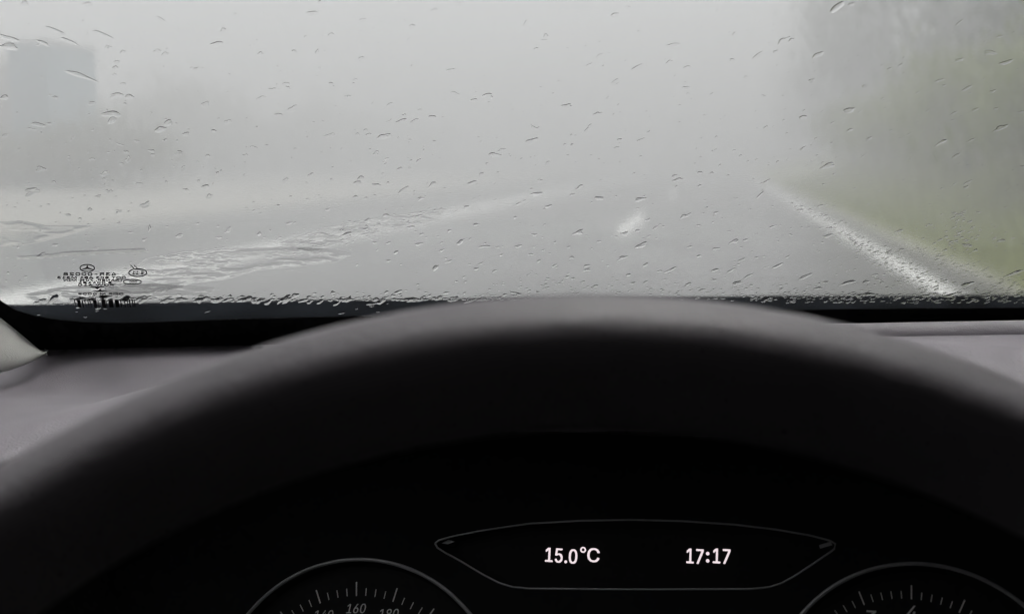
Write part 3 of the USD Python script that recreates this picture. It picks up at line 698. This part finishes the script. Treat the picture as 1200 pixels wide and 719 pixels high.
# ------------------------------------------------------------------ rain on the windscreen
TILES = [((0, 0), [(115,18,40),(410,24,50,-5),(752,90,30,-35),(1100,70,25),(1045,144,40),(1015,208,70),(480,162,75,-25),(735,240,45),(770,255,45),(40,220,90),(40,180,80,-20),(575,247,35),(545,293,40),(538,320,35),(535,352,30),(575,395,35),(545,448,75),(605,455,50),(520,535,100,-5),(525,565,60,10),(787,577,60,12),(750,608,70,5),(870,628,45),(960,492,60,10),(1065,572,50),(915,325,35),(375,355,100,-28),(258,458,30),(428,485,45),(150,605,40,-15),(25,635,40),(640,662,30),(562,678,28,-25),(710,708,30),(590,713,28),(840,712,35),(1185,690,40),(1000,615,30),(505,222,40),(260,145,70,-28),(325,195,50,-28),(200,203,50,-28),(20,457,45),(180,585,60,-12),(230,580,25)]),
 ((300, 0), [(265,65,75,-4),(500,95,45),(730,126,40),(350,166,40,5),(20,253,35),(178,243,28),(285,245,28,20),(495,273,35),(910,330,55),(75,420,40),(148,413,30),(140,393,40),(25,460,55),(350,393,25),(430,452,35),(625,490,40,12),(170,512,75),(105,540,50),(765,518,30),(692,541,30),(680,568,60),(740,570,50,10),(825,550,50),(345,635,80),(475,632,30),(512,611,25),(527,630,35),(930,440,60,-8),(1020,470,40),(1085,450,60),(835,662,22),(50,680,20),(183,697,18),(1155,700,35),(565,713,30),(310,5,50),(950,24,40),(835,48,40),(465,378,30),(600,640,90)]),
 ((600, 0), [(62,110,35,30),(480,72,45,10),(540,35,30),(158,170,30),(150,190,35),(113,230,28),(757,212,75),(360,306,42,10),(590,316,75,12),(480,385,55,20),(735,293,40),(820,317,45),(408,263,45,15),(1040,160,25),(1030,282,30),(1150,260,55,20),(1093,362,22),(935,440,22),(255,497,65),(400,533,45),(105,600,40,-12),(90,663,75),(365,590,30,20),(350,608,30,20),(503,655,28),(490,692,35),(602,655,42,8),(1187,597,25,15),(815,412,45)]),
 ((900, 0), [(325,35,80,15),(390,22,35),(895,108,30,25),(70,190,60,15),(110,188,30),(35,243,30),(235,258,65,12),(205,377,40),(570,322,25),(620,306,28,20),(450,405,25),(535,463,20),(700,435,22,15),(380,517,60),(165,550,45),(383,610,32),(475,648,28),(163,695,30,20),(800,378,40),(895,283,45),(1085,172,30),(1040,248,70,-5),(1115,293,60,5),(930,415,45,15),(1052,428,30),(970,514,32),(1065,511,25),(870,530,30,20),(1190,523,25),(1090,600,70,15),(950,657,40,20),(810,668,50,20)]),
 ((0, 180), [(190,74,55,3),(432,28,30),(600,28,45,20),(570,50,25),(715,8,28),(835,4,40),(973,12,30),(323,30,20),(490,95,55),(488,122,35),(252,135,25),(150,178,90,5),(515,178,38),(650,143,40),(857,68,38,20),(868,170,32),(980,200,42,15),(960,155,45),(678,241,65,10),(420,263,32),(557,270,30),(460,200,35),(318,288,30),(375,305,22),(555,325,22),(485,310,20),(700,350,35,30),(612,369,28),(675,404,28,15),(782,341,22),(840,385,45,5),(1068,358,60,20),(1025,393,35),(258,428,35),(445,447,30,15),(200,478,75,8),(193,248,15),(778,133,20),(95,597,20),(1005,72,18),(930,128,20),(925,40,18)]),
 ((300, 180), [(612,28,38,10),(760,35,35,15),(560,4,35),(672,72,35,10),(718,68,20),(1055,97,32,10),(138,124,45,15),(255,100,40,10),(490,115,45),(475,137,50),(562,147,50,-4),(825,145,52,20),(690,170,75,15),(1010,137,55,5),(465,203,30),(770,212,42,5),(105,243,22),(335,263,32,8),(155,327,42,8),(15,376,32,15),(608,290,40,5),(762,292,40,5),(520,312,40,15),(515,352,35),(425,378,55,5),(555,417,25),(620,418,30,10),(775,378,28),(762,424,50,3),(905,362,25),(1030,332,35),(655,463,32,15),(725,345,50,0),(955,415,50,20),(870,453,38,15),(620,502,30,5),(900,505,40,5),(840,535,55,25),(1050,515,35,15),(1030,539,30),(1115,550,35,15),(1147,475,22),(1070,435,55,-5),(1115,8,70,-5),(985,250,32),(665,647,50,10),(890,652,40),(180,665,60,10),(360,650,30),(980,600,20)]),
 ((600, 180), [(168,42,28),(130,126,35),(315,158,50,15),(282,193,35,5),(115,190,65),(408,210,55,-5),(30,235,35,10),(168,248,45),(600,215,65,0),(760,105,30),(775,123,60,8),(880,90,30),(935,92,25),(1010,104,20),(878,152,25),(955,277,32),(810,293,60,15),(637,310,28),(670,347,30,15),(588,361,30),(525,375,45),(637,388,35,10),(407,412,30),(605,429,70,12),(103,380,38),(30,434,48,8),(88,472,28),(125,503,30,15),(198,525,32,15),(147,452,25),(265,438,25),(280,487,32),(517,488,55,10),(625,520,32,12),(830,437,35),(1040,412,55,10),(1092,405,30,5),(875,480,30,15),(955,445,40),(1075,497,40,15),(350,525,40),(350,545,45),(690,550,30),(740,545,65,20),(545,568,32,12),(258,577,30),(285,584,25),(950,545,42),(1025,547,45,20),(1105,573,50,20),(565,605,38),(625,601,30,15),(1055,605,55,15),(390,620,35),(825,610,30,10),(168,585,22),(948,592,28),(890,638,35),(310,370,65,8),(1160,195,40,30),(490,660,20),(1190,131,35,15),(1120,615,25),(20,655,60,-20),(15,300,25,10)]),
 ((900, 180), [(280,58,75,10),(245,245,30,15),(880,10,40,15),(935,135,35,20),(150,265,40),(22,342,40,10),(280,385,60,5),(105,378,20),(92,483,25,20),(45,525,50,20),(175,575,65,18),(270,600,35),(375,603,80,12),(460,600,45,5),(500,568,35,5),(625,450,28,10),(565,460,30),(615,362,40,10),(825,595,35,10),(935,610,60,12),(1110,455,15),(1090,408,40,5),(230,630,45),(470,658,70),(850,663,60,5),(1150,560,80,20),(230,455,15),(895,285,50,10),(930,430,50,-10)])]
drops = []
for (ox, oy), items in TILES:
    for it in items:
        x, y, w = it[:3]
        drops.append((ox + x / 3.993, oy + y / 3.993, w / 3.993, it[3] if len(it) > 3 else rng.uniform(-4, 8)))
drops.sort(key=lambda d: -d[2])

def drop_mesh(px, py, wpx, tilt, r, rings=7, segs=22, tall=1.0):
    """a flattened bead of water on the outer face of the pane; width wpx in pixels of the photograph where it stands"""
    p = on_glass(px, py); d = np.linalg.norm(p - EYE)
    n = glass_n(p)
    tx = np.array([1.0, 0, 0]) - n * n[0]; tx /= np.linalg.norm(tx)
    tv_ = np.cross(n, tx); tv_ = tv_ if tv_[2] > 0 else -tv_
    rx = .82 * wpx / FPX * d / 2
    mean = 4.2 / FPX * d
    ry = min(rx * r.uniform(.55, .9), mean * r.uniform(.8, 1.5)) if rx > mean * .8 else rx * r.uniform(.8, 1.1)
    sq = .42
    sh = math.tan(math.radians(tilt)) / sq
    ph = np.linspace(0, 2 * PI, segs, endpoint=False)
    lobes = 1 + sum(r.normal() * a * np.cos(k * ph + r.uniform(0, 6.28)) for k, a in ((2, .10), (3, .14), (4, .08), (5, .05)))
    lobes = np.clip(lobes, .5, 1.5)
    rho = np.concatenate([[.0], np.linspace(0, 1, rings + 1)[1:]])
    hgt = min(rx, ry) * r.uniform(.055, .115) * tall
    off = r.normal(size=2) * .2
    V = []
    for q_ in rho[1:]:
        a = q_ * lobes * cos(ph) * rx; b = q_ * lobes * sin(ph) * ry
        b = b + a * sh + (.12 * ry) * np.sin(a / rx * 2.4 + off[0] * 8)
        zz = hgt * (1 - q_ ** 3.6) ** .8 * (1 + .25 * np.cos(ph * 2 + off[1] * 9) * q_)
        V.append(np.stack([a, b, zz], -1))
    V = np.vstack([[[0, 0, hgt]]] + V + [[[0, 0, 0]]])
    F = [[0, 1 + k, 1 + (k + 1) % segs] for k in range(segs)]
    for g in range(len(rho) - 2):
        a0, a1 = 1 + g * segs, 1 + (g + 1) * segs
        for k in range(segs):
            k2 = (k + 1) % segs
            F += [[a0 + k, a1 + k, a1 + k2], [a0 + k, a1 + k2, a0 + k2]]
    last, c0 = 1 + (len(rho) - 2) * segs, len(V) - 1
    F += [[c0, last + (k + 1) % segs, last + k] for k in range(segs)]
    # follow the curved pane: offset along the local normal
    X = p + V[:, :1] * tx + V[:, 1:2] * tv_
    z = X[:, 2]; y_s = glass_y(X[:, 0], z)
    X[:, 1] = y_s
    X = X + glass_n(X) * (V[:, 2:3] + .00015)
    return T(X, np.asarray(F)[:, ::-1])               # (tx, tv_, n) is left-handed
rd = np.random.default_rng(5)
NAMED = 298
def where(x, y):
    """a place on the glass, named by what one sees there"""
    if x < 118:
        return 'in front of the blue-grey building' if y < 180 else 'around and above the glass stamp'
    if x > 905:
        return 'in front of the tall dark trees' if y < 190 else 'around the right edge line'
    if y < 110:
        return 'high over the pale sky' if x < 500 else 'high up, near the right-hand trees'
    if y < 215:
        return 'over the far olive shrubs' if x < 430 else 'over the fog where the road vanishes'
    if x < 430:
        return 'over the wide line left of the lanes'
    if y > 300:
        return 'just above the top of the steering wheel'
    return 'over the left lane' if x < 690 else 'over the lane ahead, beside the white dash'
for k, (x, y, w, t) in enumerate(drops[:NAMED]):
    size = 'long merged' if w > 15 else 'small round' if w < 8.5 else 'flattened'
    obj('raindrop', drop_mesh(x, y, w, t, rd), M_['water'], None, smooth=55, label=f'{size} raindrop on the glass {where(x, y)}', category='raindrop',
        group=f'{size} raindrops on the glass {where(x, y)}')
fine = [drop_mesh(x, y, w, t, rd, 4, 10) for x, y, w, t in drops[NAMED:]]
def scatter(n, fx):
    for _ in range(n):
        x, y, w = fx()
        fine.append(drop_mesh(x, y, w, rd.uniform(-5, 20), rd, 4, 10))
scatter(620, lambda: (rd.uniform(0, 1200), 350 * rd.uniform(0, 1) ** .55, rd.uniform(2.2, 5.2)))
scatter(420, lambda: (rd.uniform(0, 1200), 340 * rd.uniform(0, 1) ** .7, rd.uniform(1.4, 4.0)))
scatter(500, lambda: (rd.uniform(560, 1200), 352 - abs(rd.normal()) * 13, rd.uniform(1.8, 5.5)))
scatter(150, lambda: (rd.uniform(880, 1200), rd.uniform(343, 355), rd.uniform(3, 8)))
scatter(160, lambda: (rd.uniform(100, 620), 352 - abs(rd.normal()) * 4, rd.uniform(3, 9)))
scatter(90, lambda: (rd.uniform(40, 640), rd.normal(351.5, 1.6), rd.uniform(6, 20)))
scatter(18, lambda: (rd.uniform(40, 480), rd.uniform(354, 372), rd.uniform(3, 12)))
def along(x0, y0, x1, y1, sp):
    t = rd.uniform(0, 1) ** .7
    return x0 + (x1 - x0) * t + rd.normal() * sp * (0.4 + t), y0 + (y1 - y0) * t + rd.normal() * sp * .5, rd.uniform(2.2, 5.5)
scatter(170, lambda: along(925, 232, 1095, 338, 10))
scatter(60, lambda: along(1060, 285, 1185, 338, 9))
scatter(60, lambda: (rd.normal(1125, 14), rd.normal(275, 18), rd.uniform(2.5, 7)))
scatter(120, lambda: along(520, 245, 330, 290, 14))
obj('fine_raindrops', cat(fine), M_['water'], None, smooth=55, label='fine spray of tiny droplets spread over the windscreen', category='raindrops', kind='stuff')

obj('rain_sheet', slab(gp(Xg, Vg, .00012), gp(Xg, Vg, .00004)), M_['rain_sheet'], None, smooth=30, label='thin uneven sheet of rain water covering the windscreen', category='rain water', kind='stuff')

# films of running water: wavy lenses on the glass
def film(outline, seed, thick, wave, wl):
    poly = Polygon(outline).buffer(2).buffer(-1)
    minx, miny, maxx, maxy = poly.bounds
    xs_ = np.arange(minx - 2, maxx + 3, 1.6); ys_ = np.arange(miny - 2, maxy + 3, .8)
    XX, YY = np.meshgrid(xs_, ys_, indexing='ij')
    import shapely
    bd = poly.exterior
    # distance with the vertical stretched, so that the edge is as steep up the glass as across it
    pp = affinity.scale(poly, 1, 2.4, origin=(0, 0))
    pts = shapely.points(XX.ravel(), YY.ravel() * 2.4)
    dist = shapely.distance(pts, pp.exterior).reshape(XX.shape)
    ins = shapely.contains(pp, pts).reshape(XX.shape)
    dist = np.where(ins, dist, 0)
    q3 = np.stack([XX / wl, YY * 2.4 / wl * 1.0, XX * 0 + seed], -1)
    nz = meshkit.fbm(q3 * [.6, 1.1, 1], 4, seed)
    e_ = np.clip(dist / (9.0 if thick < .0001 else 5.0), 0, 1); e_ = e_ * e_ * (3 - 2 * e_)
    if thick < .0001:                                    # broken into separate ripples
        br = meshkit.fbm(np.stack([XX / 34, YY * 2.4 / 15, XX * 0 + seed * 7.3], -1), 3, seed + 40)
        br = np.clip((br - .40) / .16, 0, 1); e_ = e_ * br * br * (3 - 2 * br)
    hh = e_ * (thick + wave * nz)
    P = np.array([[on_glass(a, b) for a, b in zip(ra, rb)] for ra, rb in zip(XX, YY)])
    N = glass_n(P)
    keep = np.zeros((len(xs_) - 1, len(ys_) - 1), bool)
    keep = ins[:-1, :-1] | ins[1:, :-1] | ins[:-1, 1:] | ins[1:, 1:]
    n, m = XX.shape
    topv = (P + N * (hh + .0002)[..., None]).reshape(-1, 3); botv = (P + N * .00018).reshape(-1, 3)
    ii, jj = np.nonzero(keep)
    a, b, c, d = ii * m + jj, (ii + 1) * m + jj, (ii + 1) * m + jj + 1, ii * m + jj + 1
    f = np.vstack([np.stack([a, b, c], -1), np.stack([a, c, d], -1)])
    o = n * m
    F = np.vstack([f, f[:, ::-1] + o])
    ed = np.vstack([f[:, [0, 1]], f[:, [1, 2]], f[:, [2, 0]]])
    key = {tuple(e) for e in ed.tolist()}
    bnd = np.array([e for e in key if (e[1], e[0]) not in key])
    F = np.vstack([F, np.stack([bnd[:, 1], bnd[:, 0], bnd[:, 0] + o], -1), np.stack([bnd[:, 1], bnd[:, 0] + o, bnd[:, 1] + o], -1)])
    t = T(np.vstack([topv, botv]), F)
    t.remove_unreferenced_vertices()
    if (t.face_normals[:len(f)] * N.reshape(-1, 3)[f[0, 0]]).sum(1).mean() < 0:
        t.invert()
    return t
FILMS = [([(150, 322), (172, 304), (215, 296), (275, 293), (335, 291), (385, 293), (410, 298), (392, 306), (345, 312), (300, 316), (262, 327), (225, 331), (195, 340), (150, 345), (118, 345), (128, 334)], 1, .00002, .00013, 10, 'broad rippled film of water right of the glass stamp'),
         ([(30, 346), (70, 338), (120, 334), (180, 334), (250, 338), (240, 346), (150, 351), (95, 353), (45, 353)], 2, .00002, .00012, 9, 'thin rippled film of water along the glass edge under the stamp'),
         ([(0, 262), (25, 260), (55, 266), (105, 266), (70, 277), (40, 284), (0, 288)], 3, .00002, .00007, 9, 'small film of water at the far left of the glass'),
         ([(330, 286), (380, 268), (450, 255), (520, 246), (510, 258), (430, 276), (365, 294)], 5, .00002, .00007, 9, 'long faint film of water over the far end of the left line'),
         ([(20, 301.5), (58, 299), (75, 296), (115, 294), (170, 292), (172, 294), (116, 296.5), (76, 298.5), (60, 301), (22, 303)], 6, .0002, .00003, 16, 'thin thread of water above the glass stamp')]
for o_, sd, th_, wv_, wl_, lab in FILMS:
    obj('water_film', film(o_, sd, th_, wv_, wl_), M_['water'], None, smooth=True, label=lab, category='water film')

# ------------------------------------------------------------------ haze
M_['haze'] = usdkit.material(stage, L + 'rain_haze', {'v': ('principled_volume', {'color': (0.977, 0.975, 0.977), 'density': 0.0285, 'anisotropy': 0.0})}, [], volume='v.volume')
obj('haze', box((-410, -410, -1.05), (410, 410, 25)), M_['haze'], label='pale rain haze filling the air', kind='stuff')
